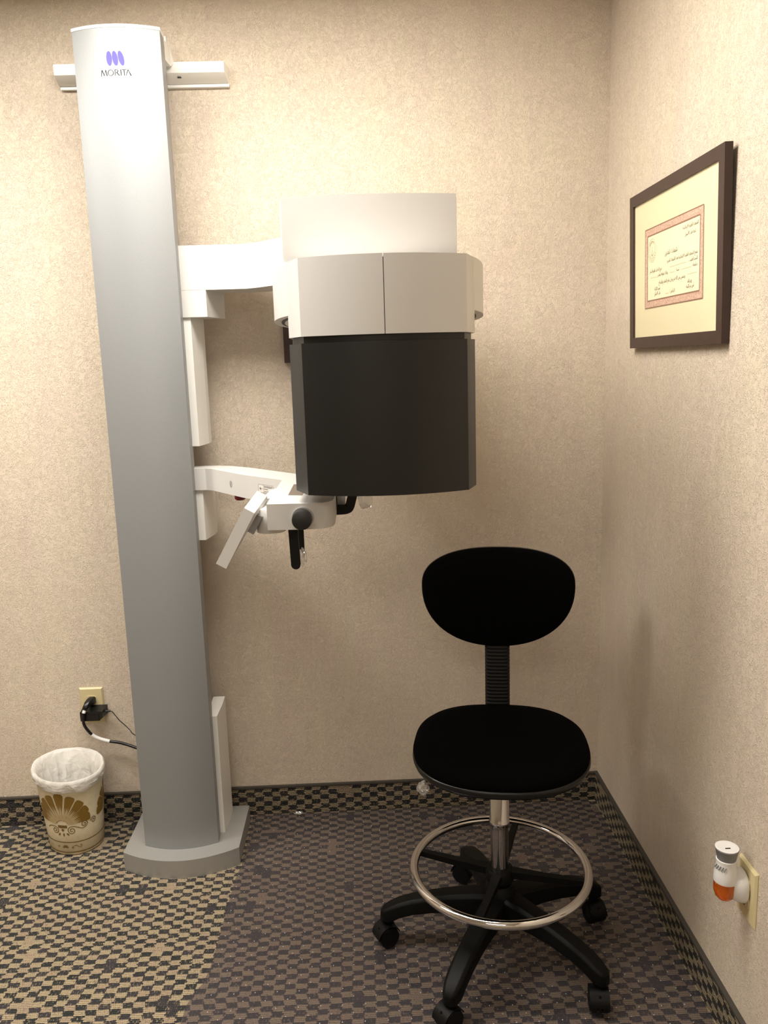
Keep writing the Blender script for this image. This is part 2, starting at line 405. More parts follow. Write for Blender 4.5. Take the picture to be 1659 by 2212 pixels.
L(-.5625, .0110, [[(0, 0), (.13, 0), (.13, 1), (0, 1)], [(.13, 1), (.13, .94), (.5, .93), (.55, .99)], [(.55, .99), (.5, .93), (.66, .78), (.82, .8)], [(.82, .8), (.66, .78), (.5, .55), (.6, .5)], [(.6, .5), (.5, .55), (.2, .52), (.2, .47)], [(.36, .48), (.55, .5), (1.1, 0), (.88, 0)]])
L(-.5485, .0016, [[(0, 0), (1, 0), (1, 1), (0, 1)]])
L(-.5455, .0110, [[(0, .93), (1, .93), (1, 1), (0, 1)], [(.43, 0), (.57, 0), (.57, .93), (.43, .93)]])
L(-.5365, .0130, [[(0, 0), (.07, 0), (.52, 1.0), (.43, 1.04)], [(.43, 1.04), (.52, 1.0), (1.04, 0), (.86, 0)]])
tag(finish('lettering', bm, 'lettering_black', colm), 'black brand lettering under the emblem')
# wall bracket behind the column head
bm = bmesh.new()
prof = [(0.0, 2.226), (-.05, 2.226), (-.05, 2.199), (-.018, 2.182), (0.0, 2.182)]
ra = [bm.verts.new((-.781, y, z)) for y, z in prof]; rb = [bm.verts.new((-.329 if y < -.04 else -.3235, y, z)) for y, z in prof]
bm.faces.new(ra); bm.faces.new(rb[::-1])
for i in range(5): bm.faces.new((ra[i], ra[(i + 1) % 5], rb[(i + 1) % 5], rb[i]))
bevel(bm, .0012, 1)
br = finish('wall_bracket', bm, 'white_enamel', T, 30)
lathe('bolt_hole', [(0, -.0004), (.0055, -.0004), (.0055, .0012), (0, .0012)], (-.452, -.036, 2.1908), 'dark_gap', br, 'Z', 16)
box('back_plate', (-.779, -.013, 2.174), (-.3225, -.0005, 2.183), 'white_enamel', br, .001)
bm = bmesh.new()                                      # sloping gusset from the column to the bracket
q = [(-.195, 2.245), (-.06, 2.262), (-.045, 2.226), (-.06, 2.212), (-.195, 2.20)]
ra = [bm.verts.new((-.486, y, z)) for y, z in q]; rb = [bm.verts.new((-.468 if i != 2 else -.462, y, z)) for i, (y, z) in enumerate(q)]
bm.faces.new(ra); bm.faces.new(rb[::-1])
for i in range(5): bm.faces.new((ra[i], ra[(i + 1) % 5], rb[(i + 1) % 5], rb[i]))
finish('gusset', bm, 'white_enamel', br)
box('bracket_tab', (-.480, -.064, 2.258), (-.476, -.036, 2.285), 'white_enamel', br)
# white rail covers on the right flank of the column
def rail(z0, z1, bev=.0008): return prism('rail_cover', [(-.472, -.193), (-.437, -.193), (-.4245, -.115), (-.4245, -.075), (-.472, -.075)], z0, z1, 'rail_white', T, bev, 1, 8)
rail(1.210, 1.552); rail(.948, 1.091)
bm = bmesh.new(); bm_prism(bm, [(-.472, -.192), (-.4425, -.192), (-.437, -.12), (-.437, -.075), (-.472, -.075)], .055, .424)
for v in bm.verts:
    if v.co.z > .4: v.co.z += (v.co.y + .192) * .10
bevel(bm, .0012, 1, 40)
finish('rail_cover', bm, 'rail_white', T, 30)
# upper arm with its carriage block
ua = [(-.470, -.200), (-.300, -.200), (-.280, -.2035), (-.255, -.221), (-.19, -.2845), (-.10, -.37), (-.02, -.30), (-.13, -.19), (-.22, -.105), (-.27, -.085), (-.470, -.085)]
arm = prism('upper_arm', ua, 1.621, 1.734, 'white_plastic', T, .003, 2)
prism('carriage_block', [(-.470, -.200), (-.391, -.200), (-.388, -.18), (-.362, -.085), (-.470, -.085)], 1.552, 1.6215, 'white_plastic', arm, .002)
# housing on the end of the fixed arm
hp = arc(-.134, .199, -.800, .018, 18) + [(.207, -.74), (.213, -.62), (.213, -.40), (.18, -.24), (.0, -.22), (-.12, -.27), (-.148, -.40), (-.148, -.62), (-.142, -.74)]
prism('top_housing', hp, 1.612, 1.7315, 'white_plastic', T, .003, 2)
# rotating arm under it
HC = (.053, -.49)
half_r = [(.222, -.835), (.2310, -.8205), (.2435, -.785), (.2580, -.730), (.2720, -.655), (.2830, -.57), (.2880, -.49), (.2870, -.40), (.275, -.30), (.245, -.21), (.19, -.155), (.12, -.13)]
half_l = [(-.014, -.13), (-.084, -.155), (-.139, -.21), (-.169, -.30), (-.181, -.40), (-.1825, -.49), (-.179, -.57), (-.170, -.655), (-.157, -.725), (-.143, -.775), (-.1310, -.8105), (-.122, -.825)]
def smooth_plan(P_, n=4): return [(q.x, q.y) for q in catmull([(x, y, 0) for x, y in P_], n)]
rplan = smooth_plan(half_r + half_l)
def rscale(k): return [(HC[0] + (x - HC[0]) * k, HC[1] + (y - HC[1]) * k) for x, y in rplan]
rot = prism('rotating_arm', rplan, 1.513, 1.6115, 'white_plastic', T, .003, 2, 35)
prism('underside_rim', rscale(.935), 1.5115, 1.514, 'dark_gap', rot, 0)
prism('underside_lens', rscale(.905), 1.5105, 1.5120, 'rail_white', rot, 0)
prism('underside_plate', rscale(.86), 1.5098, 1.5108, 'underside_grey', rot, 0)
# front head: white two-piece cover, dark neck, black head
def headplan(inset=0., yb=-.70, x0=None, x1=None):
    i = inset
    f = arc(-.102 + i * .6, .207 - i * .6, -.880 + i, .038, 20)
    return [(-.1295 + i, -.812 + i * .4)] + f + [(.2295 - i, -.822 + i * .4), (.2295 - i, yb), (-.1295 + i, yb)]
full = headplan(0, -.72)
SX = .0528
def bow(x): return -.880 - .038 * (1 - ((x - .0525) / .1545) ** 2)
lp = [q for q in full if q[0] < SX - .004] + [(SX - .0006, -.72)]
lp = [(-.1295, -.812)] + [q for q in arc(-.102, .207, -.880, .038, 20) if q[0] < SX - .004] + [(SX - .0007, bow(SX)), (SX - .0007, -.72), (-.1295, -.72)]
rp = [(SX + .0007, bow(SX))] + [q for q in arc(-.102, .207, -.880, .038, 20) if q[0] > SX + .004] + [(.2295, -.822), (.2295, -.72), (SX + .0007, -.72)]
hd = prism('head_core', headplan(.006, -.71), 1.475, 1.606, 'dark_gap', T, 0)
prism('head_cover', lp, 1.471, 1.6115, 'white_plastic', hd, .0018, 2, 28)
prism('head_cover', rp, 1.471, 1.6115, 'white_plastic', hd, .0018, 2, 28)
prism('head_neck', headplan(.007, -.71), 1.452, 1.4735, 'head_black', hd, 0)
tag(prism('black_head', headplan(0, -.70), 1.1735, 1.4585, 'head_black', T, .0014, 2, 28), 'large matte black box with bevelled edges')
# far head on the other end of the rotating arm, hidden behind the front one
prism('rear_head', superell(.05, -.245, .10, .085, 4, 40), 1.27, 1.52, 'white_plastic', T, .004)
# chin arm and chin rest
ca = [(-.470, -.200), (-.425, -.200), (-.405, -.214), (-.301, -.359), (-.188, -.482), (-.10, -.55), (-.06, -.48), (-.162, -.377), (-.30, -.216), (-.36, -.160), (-.40, -.141), (-.470, -.138)]
chin_arm = prism('chin_arm', ca, 1.0895, 1.149, 'white_plastic', T, .0015, 2)
cb = [(-.190, -.470), (-.190, -.824)] + [(-.12, -.829), (-.095, -.829), (-.078, -.8255), (-.066, -.816), (-.059, -.80), (-.0565, -.78)] + [(-.0565, -.46), (-.12, -.42)]
chin = prism('chin_rest', cb, 1.0965, 1.1492, 'white_plastic', T, .0015, 2)
prism('touch_pad', [(-.1555, -.718), (-.125, -.727), (-.121, -.575), (-.1555, -.562)], 1.149, 1.1498, 'pad_grey', chin, 0)
kn = lathe('knob', [(0, -.0285), (.0165, -.0285), (.0195, -.0265), (.0198, -.006), (.0198, -.004)], (-.1195, -.826, 1.1195), 'knob_black', chin, 'Y', 40)
lathe('knob_collar', [(.0215, -.0065), (.0218, -.004), (.0215, .004), (0, .004)], (-.1185, -.826, 1.1205), 'knob_silver', kn, 'Y', 40)
# label, round mark and stop button on the chin arm
def armpt(u, v, a=Vector((-.405, -.214, 0)), b=Vector((-.301, -.359, 0)), c=Vector((-.188, -.482, 0))):
    if u < 1: p = a.lerp(b, u); d = (b - a)
    else: p = b.lerp(c, u - 1); d = (c - b)
    n_ = Vector((d.y, -d.x, 0)).normalized()
    p = p + n_ * .0006; return (p.x, p.y, v)
bm = bmesh.new(); k = 28
patch(bm, [[(.62 + .042 * r0 * math.cos(2 * PI * i / k), 1.1185 + .0085 * r0 * math.sin(2 * PI * i / k)), (.62 + .042 * r0 * math.cos(2 * PI * (i + 1) / k), 1.1185 + .0085 * r0 * math.sin(2 * PI * (i + 1) / k)), (.62 + .042 * r1 * math.cos(2 * PI * (i + 1) / k), 1.1185 + .0085 * r1 * math.sin(2 * PI * (i + 1) / k)), (.62 + .042 * r1 * math.cos(2 * PI * i / k), 1.1185 + .0085 * r1 * math.sin(2 * PI * i / k))] for i in range(k) for r0, r1 in ((1., .88),)], armpt)
patch(bm, strip([(.600, 1.1225), (.640, 1.1225)], .0009) + strip([(.620, 1.1225), (.620, 1.1125)], .009) + strip([(.605, 1.1195), (.610, 1.1135)], .005) + strip([(.637, 1.1190), (.629, 1.1185)], .0008), armpt)
finish('round_mark', bm, 'print_grey', chin_arm)
lab = bmesh.new(); patch(lab, [[(1.40, 1.1310), (1.76, 1.1310), (1.76, 1.1110), (1.40, 1.1110)]], armpt)
lab = finish('warning_label', lab, 'sticker_white', chin_arm)
def labpt(u, v): x, y, z = armpt(u, v); return (x - .0004, y - .0004, z)
bm = bmesh.new()
patch(bm, strip([(1.40, 1.1310), (1.76, 1.1310)], .0006) + strip([(1.40, 1.1110), (1.76, 1.1110)], .0006) + [[(1.40, 1.1110), (1.404, 1.1110), (1.404, 1.1310), (1.40, 1.1310)], [(1.756, 1.1110), (1.76, 1.1110), (1.76, 1.1310), (1.756, 1.1310)], [(1.528, 1.1110), (1.532, 1.1110), (1.532, 1.1310), (1.528, 1.1310)]], labpt)
patch(bm, [[(1.448 + .018 * math.cos(2 * PI * i / 8), 1.1210 + .0030 * math.sin(2 * PI * i / 8)) for i in range(8)]], labpt)
patch(bm, strip([(1.465, 1.1210), (1.520, 1.1210)], .0006), labpt)
for zz, u1 in ((1.1277, 1.735), (1.1250, 1.72), (1.1205, 1.64), (1.1147, 1.64)):
    u = 1.545
    while u < u1:
        w_ = random.uniform(.012, .03); patch(bm, [[(u, zz - .0008), (u + w_, zz - .0008), (u + w_, zz + .0008), (u, zz + .0008)]], labpt); u += w_ + .007
finish('label_print', bm, 'print_grey', lab)
st = lathe('stop_button', [(0, -.0150), (.010, -.0148), (.0140, -.0115), (.0150, -.006), (.0140, .002), (0, .002)], (-.320, -.296, 1.0890), 'stop_red', T, 'Z', 28)
st['label'] = 'red stop button under the chin arm'
# lever with its pivot
pv = lathe('lever_pivot', [(0, -.0235), (.0300, -.0235), (.0312, -.0220), (.0312, .0255), (.0300, .0270), (0, .0270)], (-.1885, -.775, 1.1085), 'white_plastic', T, 'Z', 36)
prism('pivot_plate', [(-.208, -.745), (-.185, -.745), (-.185, -.60), (-.202, -.62)], 1.128, 1.1480, 'white_plastic', pv, .002)
def bar(name, A, B, wv, th, mat, parent, bev):
    """flat bar from A to B: wv = half-width vector, th = thickness vector"""
    A, B, wv, th = map(Vector, (A, B, wv, th)); bm = bmesh.new()
    r = [[P + s * wv + t_ * th for s, t_ in ((-1, 0), (1, 0), (1, 1), (-1, 1))] for P in (A, B)]
    bm_loft(bm, r); bevel(bm, bev, 2); return finish(name, bm, mat, parent, 40)
bm = bmesh.new(); wv = Vector((.0098, 0, -.0058)); th = Vector((.002, .0075, .002))
ctr = [Vector((-.2065, -.745, 1.1595)), Vector((-.2235, -.832, 1.1390)), Vector((-.2850, -.840, 1.0300))]
ths = [Vector((0, .001, -.009)), Vector((.003, .006, -.005)), Vector((.001, .009, .0))]
bm_loft(bm, [[P + s * wv + t_ * h for s, t_ in ((-1, 0), (1, 0), (1, 1), (-1, 1))] for P, h in zip(ctr, ths)])
bevel(bm, .0030, 3); finish('lever', bm, 'white_plastic', T, 40)
bm = bmesh.new(); wv2 = Vector((.0095, 0, -.0055))
A = Vector((-.2105, -.812, 1.127)); B = Vector((-.2300, -.812, 1.0915))
bm_loft(bm, [[P + s * wv2 + t_ * Vector((.0, .022, 0)) for s, t_ in ((-1, 0), (1, 0), (1, 1), (-1, 1))] for P in (A, B)]); bevel(bm, .001, 1)
finish('lever_bracket', bm, 'underside_grey', T, 40)
# black hand rods under the chin rest and the bent black handle at its right
def rod(name, x, y, z0, z1, w, d, lean):
    bm = bmesh.new(); pr = []
    n_ = 12
    out = [(-w, z1), (w, z1)] + [(w * math.cos(-PI * i / n_), z0 + w + w * math.sin(-PI * i / n_)) for i in range(n_ + 1)]
    f = [bm.verts.new((x + a + lean * (z1 - b_), y - d, b_)) for a, b_ in out]; g = [bm.verts.new((x + a + lean * (z1 - b_), y + d, b_)) for a, b_ in out]
    bm.faces.new(f[::-1]); bm.faces.new(g)
    for i in range(len(out)): bm.faces.new((f[i], f[(i + 1) % len(out)], g[(i + 1) % len(out)], g[i]))
    bevel(bm, .002, 2); return finish(name, bm, 'rod_black', T, 40)
rod('hand_rod', -.1465, -.75, .9965, 1.10, .0098, .006, .03)
rod('hand_rod', -.1415, -.60, .985, 1.10, .0062, .006, 0.)
bm = bmesh.new(); hpts = [(-.075, 1.102), (-.045, 1.102), (-.034, 1.1035), (-.0275, 1.109), (-.0205, 1.1325), (-.008, 1.175), (.004, 1.215)]
hp3 = catmull([(x, -.65, z) for x, z in hpts], 6); ring_ = []
for i, p_ in enumerate(hp3):
    t_ = (hp3[min(i + 1, len(hp3) - 1)] - hp3[max(i - 1, 0)]).normalized(); n_ = Vector((-t_.z, 0, t_.x))
    ring_.append([p_ + n_ * a + Vector((0, b_, 0)) for a, b_ in ((-.0103, -.005), (.0103, -.005), (.0103, .005), (-.0103, .005))])
bm_loft(bm, ring_); bevel(bm, .002, 2, 60); finish('bent_handle', bm, 'rod_black', T, 40)
box('handle_mount', (-.060, -.64, 1.109), (-.037, -.59, 1.165), 'white_plastic', T, .003)
box('handle_joint', (-.0575, -.668, 1.106), (-.0545, -.60, 1.145), 'dark_gap', T, 0)

# ------------------------------------------------------------------ crumpled clear film
def film(name, c, size, seed, label, cat='plastic bag', fold=.35, k=12):
    bm = bmesh.new(); bmesh.ops.create_icosphere(bm, subdivisions=3, radius=1.)
    for v in bm.verts:
        d = v.co.copy(); n_ = noise.noise(d * 1.7 + Vector((seed, 0, 0))) + .6 * noise.noise(d * 4.3 + Vector((0, seed, 0)))
        v.co = Vector((d.x * size[0], d.y * size[1], d.z * size[2])) * (1 + fold * n_)
    o = finish(name, bm, 'clear_film', None, 25, None, True); o.location = c
    return tag(o, label, cat)
film('plastic_bag', (.007, -.655, 1.125), (.0165, .006, .022), 3.1, 'crumpled clear plastic bag hanging right of the bent black handle', fold=.25)
film('plastic_wrap', (-.1375, -.625, .992), (.0085, .012, .020), 8.7, 'clear plastic wrap around the lower end of the black hand rod', 'plastic wrap', .4)

# ------------------------------------------------------------------ chair mat
bm = bmesh.new()
mp = [(-.384, -.014), (-.384, -.05), (-.385, -.28), (-.394, -.35), (-.401, -.62), (-.404, -.69), (-.412, -.735), (-.426, -.765), (-.437, -.80), (-.440, -.86), (-.440, -1.15), (-.425, -1.185), (-.39, -1.20), (.68, -1.20), (.708, -1.19), (.718, -1.16), (.718, -.05), (.705, -.022), (.68, -.014)]
bm_prism(bm, mp, .0006, .0024); bevel(bm, .0007, 1, 60)
matp = finish('chair_mat', bm, 'mat_vinyl', None, 30, (.15, -.6, 0)); tag(matp, 'clear vinyl chair mat on the carpet under the black stool', 'chair mat')
bm = bmesh.new(); i = 0
y = -.035; row = 0
while y > -1.18:
    x = -.385 + (row % 2) * .0252
    while x < .70:
        if not (random.random() < .12):
            mtx = Matrix.Translation((x + random.uniform(-.001, .001), y + random.uniform(-.001, .001), .0024))
            r = .0012
            vs = [bm.verts.new(mtx @ Vector(q)) for q in [(0, 0, r * 1.1)] + [(r * .75 * math.cos(a), r * .75 * math.sin(a), r * .75) for a in [PI / 3 * j for j in range(6)]] + [(r * math.cos(a), r * math.sin(a), 0) for a in [PI / 3 * j for j in range(6)]]]
            for j in range(6):
                bm.faces.new((vs[0], vs[1 + j], vs[1 + (j + 1) % 6])); bm.faces.new((vs[1 + j], vs[7 + j], vs[7 + (j + 1) % 6], vs[1 + (j + 1) % 6]))
        x += .0504
    y -= .0246; row += 1
tag(finish('cleat_glint', bm, 'cleat_glint_white', matp, 180), kind='stuff')  # cleats of the mat, their glints painted on as white
o = film('clear_wrapper', (-.238, -.022, .0075), (.0135, .006, .0052), 5.2, 'tiny clear plastic wrapper on the mat edge by the carpeted baseboard', 'wrapper', .35)

# ------------------------------------------------------------------ the stool
SXc, SYc = .296, -.668
SZ = .0040
S = thing('drafting_stool', (SXc, SYc, 0), 'black drafting stool with round chrome foot ring on five castors', 'stool')
YAW = math.radians(-8.5)
def sp(x, y): return (SXc + x * math.cos(YAW) - y * math.sin(YAW), SYc + x * math.sin(YAW) + y * math.cos(YAW))
def seat_ring(s, z, dome=0., n=2.5, yo=0.):
    out = []
    for x, y in superell(.006, 0, .202 * s, .192 * s, n, 72):
        x *= 1 + .05 * (-y) / .192                      # slightly wider towards the front
        zz = z - .004 * (y / .2) * 0
        out.append((*sp(x, y + .024 + yo), zz - .010 * max(0, (-y / .192)) ** 3 + .004 * (x / .19) ** 2))
    return out
seat = loft('seat', [seat_ring(.955, .508), seat_ring(.992, .514), seat_ring(1., .524), seat_ring(.985, .535), seat_ring(.93, .5435), seat_ring(.82, .548), seat_ring(.6, .549), seat_ring(.3, .548), seat_ring(.06, .547)], 'fabric_black', S, True, 60)
loft('seat_shell', [seat_ring(.70, .478), seat_ring(.90, .486), seat_ring(.985, .497), seat_ring(1.005, .507), seat_ring(1.005, .513), seat_ring(.99, .5155), seat_ring(.5, .514)], 'shell_black', seat, True, 60)
# backrest
BCZ = .855
def back_outline(s, off, k=80):
    out = []
    for i in range(k):
        t_ = 2 * PI * i / k; c, sn = math.cos(t_), math.sin(t_)
        if sn >= 0: x = .192 * math.copysign(abs(c) ** (2 / 2.45), c); z = .094 * abs(sn) ** (2 / 2.45)
        else: x = .192 * math.copysign(abs(c) ** (2 / 2.15), c); z = -.160 * abs(sn) ** (2 / 2.15)
        x *= s; z *= s
        yy = .232 + off - .10 * (x * x) / .192 * .9 + z * .10       # gentle wrap and backward tilt
        X, Y = sp(x + .006, yy)
        out.append((X, Y, BCZ + z))
    return out
bk = loft('backrest', [back_outline(.06, -.032), back_outline(.45, -.031), back_outline(.75, -.027), back_outline(.90, -.020), back_outline(.965, -.012), back_outline(.985, -.004), back_outline(.975, .004)], 'fabric_black', S, True, 60)
loft('back_shell', [back_outline(.96, .001), back_outline(.995, .0), back_outline(1.0, .006), back_outline(.985, .013), back_outline(.9, .021), back_outline(.6, .027), back_outline(.1, .029)], 'shell_black', bk, True, 60)
# ribbed sleeve over the back upright
rings = []
nrib = 30
for i in range(nrib * 4 + 1):
    f = i / (nrib * 4); z = .455 + f * .275; g = (i % 4); w = (.0315, .0315, .0285, .0285)[g]
    X, Y = sp(.004, .222 + .10 * (z - .70) * .6)
    c0, s0 = math.cos(YAW), math.sin(YAW)
    ring = []
    for x, y in superell(0, 0, w, w * .55, 4, 24): ring.append((X + x * c0 - y * s0, Y + x * s0 + y * c0, z))
    rings.append(ring)
loft('back_upright', rings, 'rod_black', S, True, 50)
a_, b_ = sp(-.02, .235), sp(.028, .235)
prism('seat_bracket', [sp(-.026, -.06), sp(.034, -.06), sp(.034, .236), sp(-.026, .236)], .452, .476, 'base_black', S, .003)
lathe('tilt_knob', [(0, -.012), (.011, -.012), (.013, -.006), (.013, .010), (.006, .014), (.006, .03), (0, .03)], (*sp(.125, .12), .452), 'base_black', S, 'Z', 20)
tube('height_lever', [(*sp(-.02, -.02), .466), (*sp(-.11, -.03), .463), (*sp(-.165, -.035), .458)], .0045, 'base_black', S, 8)
film('plastic_bag', (.117, -.70, .453), (.0145, .012, .016), 12.4, 'crumpled clear plastic bag on the lever under the stool seat', fold=.3)
# column, ring, base
px, py = SXc + .003, SYc
lathe('gas_column', [(0, .335), (.0232, .335), (.0245, .338), (.0245, .343), (.0230, .346), (.0230, .48), (0, .48)], (px, py, 0), 'chrome', S, 'Z', 36)
lathe('column_sleeve', [(0, .19), (.0212, .19), (.0212, .335), (0, .335)], (px, py, 0), 'chrome_dark', S, 'Z', 36)
RZ, RRad = .222, .2055
rg = bmesh.new(); bm_tube(rg, [(px + RRad * math.cos(2 * PI * i / 96), py - .006 + RRad * math.sin(2 * PI * i / 96), RZ) for i in range(96)], .0105, 14, True)
finish('foot_ring', rg, 'chrome', S, 180)
lathe('ring_hub', [(0, .186), (.030, .186), (.034, .190), (.034, .214), (.030, .219), (.0225, .220), (0, .220)], (px, py, 0), 'base_black', S, 'Z', 32)
def spoke_mesh():
    bm = bmesh.new()
    bm_loft(bm, [[(x, -w, z0), (x, w, z0), (x, w, z1), (x, -w, z1)] for x, w, z0, z1 in ((.028, .012, -.022, -.004), (.10, .0085, -.018, -.002), (.20, .0065, -.010, .003))])
    bevel(bm, .0015, 1); bmesh.ops.recalc_face_normals(bm, faces=bm.faces[:]); me = bpy.data.meshes.new('spoke'); bm.to_mesh(me); bm.free(); me.materials.append(MAT['base_black']); return me
sm = spoke_mesh()
for k in range(4):
    o = bpy.data.objects.new('ring_spoke', sm); COL.objects.link(o); o.parent = S; o.location = (px - SXc, py - SYc, RZ); o.rotation_euler = (0, 0, math.radians(-22 + 90 * k))
lathe('base_hub', [(0, .085), (.030, .085), (.040, .095), (.040, .15), (.034, .172), (.028, .178), (0, .178)], (px, py, 0), 'base_black', S, 'Z', 32)
# a star leg along +x (local), shared by all five
def sect(x, w, z0, z1, ch=.3):
    c = w * ch; h = min((z1 - z0) * .3, c)
    return [(x, -w + c, z0), (x, w - c, z0), (x, w, z0 + h), (x, w * .92, z1 - h), (x, w * .92 - c, z1), (x, -w * .92 + c, z1), (x, -w * .92, z1 - h), (x, -w, z0 + h)]
bm = bmesh.new()
bm_loft(bm, [sect(.02, .030, .092, .158), sect(.06, .028, .098, .156), (sect(.11, .026, .100, .150)), sect(.16, .0245, .097, .141), sect(.21, .0235, .088, .129), sect(.245, .0230, .076, .117), sect(.268, .0215, .062, .105), sect(.284, .0165, .060, .095), sect(.2915, .0085, .062, .086)])
bmesh.ops.recalc_face_normals(bm, faces=bm.faces[:]); bevel(bm, .002, 2, 20)
LM = bpy.data.meshes.new('leg'); bm.to_mesh(LM); bm.free(); LM.materials.append(MAT['base_black']); LM.polygons.foreach_set('use_smooth', [True] * len(LM.polygons)); LM.set_sharp_from_angle(angle=math.radians(45))
def local_lathe(prof, axis, seg=28, mat='wheel_black', c=(0, 0, 0)):
    o = lathe('tmp', prof, c, mat, None, axis, seg, 40, None, True); me = o.data; bpy.data.objects.remove(o); return me
WM = local_lathe([(0, -.0085), (.020, -.0085), (.0255, -.0065), (.0262, -.002), (.0262, .004), (.0245, .0085), (.018, .0095), (.008, .0085), (0, .0085)], 'Y')
KM = local_lathe([(0, 0), (.0085, 0), (.0085, .034), (0, .034)], 'Z', 16)
bm = bmesh.new(); n_ = 14                                  # castor hood: a half shell over the two wheels
for s_ in (-1, 1):
    pass
R0, R1 = .0272, .0300
pr = [(R1 * math.cos(PI * (.02 + .86 * i / n_)), .0262 + R1 * math.sin(PI * (.02 + .86 * i / n_))) for i in range(n_ + 1)]
pi_ = [(R0 * math.cos(PI * (.02 + .86 * i / n_)), .0262 + R0 * math.sin(PI * (.02 + .86 * i / n_))) for i in range(n_ + 1)]
bm_loft(bm, [[(a, -.0205, b), (a, .0205, b), (c, .0195, d), (c, -.0195, d)] for (a, b), (c, d) in zip(pr, pi_)])
bm_box(bm, (-.022, -.0022, .012), (.022, .0022, .050))
bmesh.ops.recalc_face_normals(bm, faces=bm.faces[:]); HM = bpy.data.meshes.new('hood'); bm.to_mesh(HM); bm.free(); HM.materials.append(MAT['wheel_black']); HM.polygons.foreach_set('use_smooth', [True] * len(HM.polygons)); HM.set_sharp_from_angle(angle=math.radians(40))
CAST = [((.019, -.625), 205), ((.153, -.902), 215), ((.486, -.866), 262), ((.540, -.580), 285), ((.255, -.404), 150)]
for (cx, cy), ca_ in CAST:
    ang = math.atan2(cy - py, cx - px)
    lg = bpy.data.objects.new('leg', LM); COL.objects.link(lg); lg.parent = S; lg.location = (px - SXc, py - SYc, 0); lg.rotation_euler = (0, 0, ang)
    hx, hy = px - SXc + .268 * math.cos(ang), py - SYc + .268 * math.sin(ang)
    cr = math.radians(ca_)
    hd_ = bpy.data.objects.new('castor', HM); COL.objects.link(hd_); hd_.parent = S
    hd_.location = (hx + .012 * math.cos(cr), hy + .012 * math.sin(cr), 0); hd_.rotation_euler = (0, 0, cr)
    for s_ in (-1, 1):
        w_ = bpy.data.objects.new('wheel', WM); COL.objects.link(w_); w_.parent = hd_; w_.location = (0, s_ * .0125, .0262); w_.rotation_euler = (0, 0, 0 if s_ > 0 else PI)
    st_ = bpy.data.objects.new('stem', KM); COL.objects.link(st_); st_.parent = hd_; st_.location = (-.012, 0, .042)

S.location.z = SZ                                          # its castors stand on the mat
# ------------------------------------------------------------------ waste basket
CA = math.radians(-50)
def can_pt(phi, z, off=0.):
    t_ = z / .245; a = .088 + .030 * t_ + off; b = .077 + .0165 * t_ + off; ph = phi - CA
    x, y = a * math.cos(ph), b * math.sin(ph)
    return (-.9125 + x * math.cos(CA) - y * math.sin(CA), -.106 - .012 * t_ + x * math.sin(CA) + y * math.cos(CA), z)
B = thing('waste_basket', (-.9125, -.106, 0), 'small cream waste basket printed with gold shells beside the machine base', 'waste basket')
K = 64
def cring(z, off=0.): return [can_pt(2 * PI * i / K, z, off) for i in range(K)]
bm = bmesh.new()
rings = [cring(.0, -.004), cring(.004, 0), cring(.08), cring(.16), cring(.243), cring(.246, .002), cring(.249, .001), cring(.249, -.003), cring(.16, -.003), cring(.08, -.003), cring(.006, -.003)]
bm_loft(bm, rings); finish('basket_body', bm, 'bin_marble', B, 50)
PH0 = math.radians(-97)
def can_uv(u, v, off=.0007):                              # u metres around from the motif centre, v height
    return can_pt(PH0 + u / .098, v, off)
def poly_dense(poly, m=3):
    out = []
    for i in range(len(poly)):
        (x0, y0), (x1, y1) = poly[i], poly[(i + 1) % len(poly)]
        for j in range(m): out.append((x0 + (x1 - x0) * j / m, y0 + (y1 - y0) * j / m))
    return out
def fan_quads(center_line, half, m=4):                     # petal as a strip, split across so that it follows the curve of the basket
    out = []
    for a, b, c, d in strip(center_line, [2 * h for h in half]):
        for j in range(m):
            f0, f1 = j / m, (j + 1) / m; mixp = lambda p, q, f: (p[0] + (q[0] - p[0]) * f, p[1] + (q[1] - p[1]) * f)
            out.append([mixp(a, d, f0), mixp(b, c, f0), mixp(b, c, f1), mixp(a, d, f1)])
    return out
def shell(u0, v0, S_, gold, light, nq=9):
    for i in range(nq):
        a = math.radians(-78 + 156 * i / (nq - 1)); ln = S_ * (1.0 - .16 * abs(i - (nq - 1) / 2) / ((nq - 1) / 2) * 1.2)
        r = [.10, .28, .5, .65, .78, .88, .95, .99, 1.0]
        wmax = S_ * .148
        hw = [.07, .26, .50, .66, .80, .90, .86, .60, .08]
        off = .16 * math.sin(a)
        pts = [(u0 + S_ * off * .5 + ln * q * math.sin(a), v0 + ln * q * math.cos(a) + S_ * .04 * (1 - q)) for q in r]
        patch(gold, fan_quads(pts, [wmax * h for h in hw]), can_uv)
        for d_ in (-.45, .05, .45):
            q2 = [.12, .30, .47, .62]; ew = [.10, .14, .10, .01]
            p2 = [(u0 + S_ * off * .5 + ln * q * math.sin(a) + d_ * wmax * (.25 + q * .8) * math.cos(a), v0 + ln * q * math.cos(a) + S_ * .04 * (1 - q) - d_ * wmax * (.25 + q * .8) * math.sin(a)) for q in q2]
            patch(light, fan_quads(p2, [wmax * w_ * (1.2 if d_ == .05 else .9) for w_ in ew]), lambda u, v: can_uv(u, v, .0012))
def spiral(u0, v0, r0, turns, start, sgn, w, tail=None):
    n_ = 40; pts = []
    for i in range(n_ + 1):
        f = i / n_; a = start + sgn * 2 * PI * turns * f; r = r0 * (1 - .86 * f); pts.append((u0 + r * math.cos(a), v0 + r * math.sin(a)))
    if tail: pts = tail + pts
    return strip(pts, w)
for su in (.001, .212):
    gold, light = bmesh.new(), bmesh.new()
    shell(su, .110, .106, gold, light)
    g_ = finish('shell_print', gold, 'gold_print', B); finish('shell_highlight', light, 'gold_print_light', g_)
bm = bmesh.new()
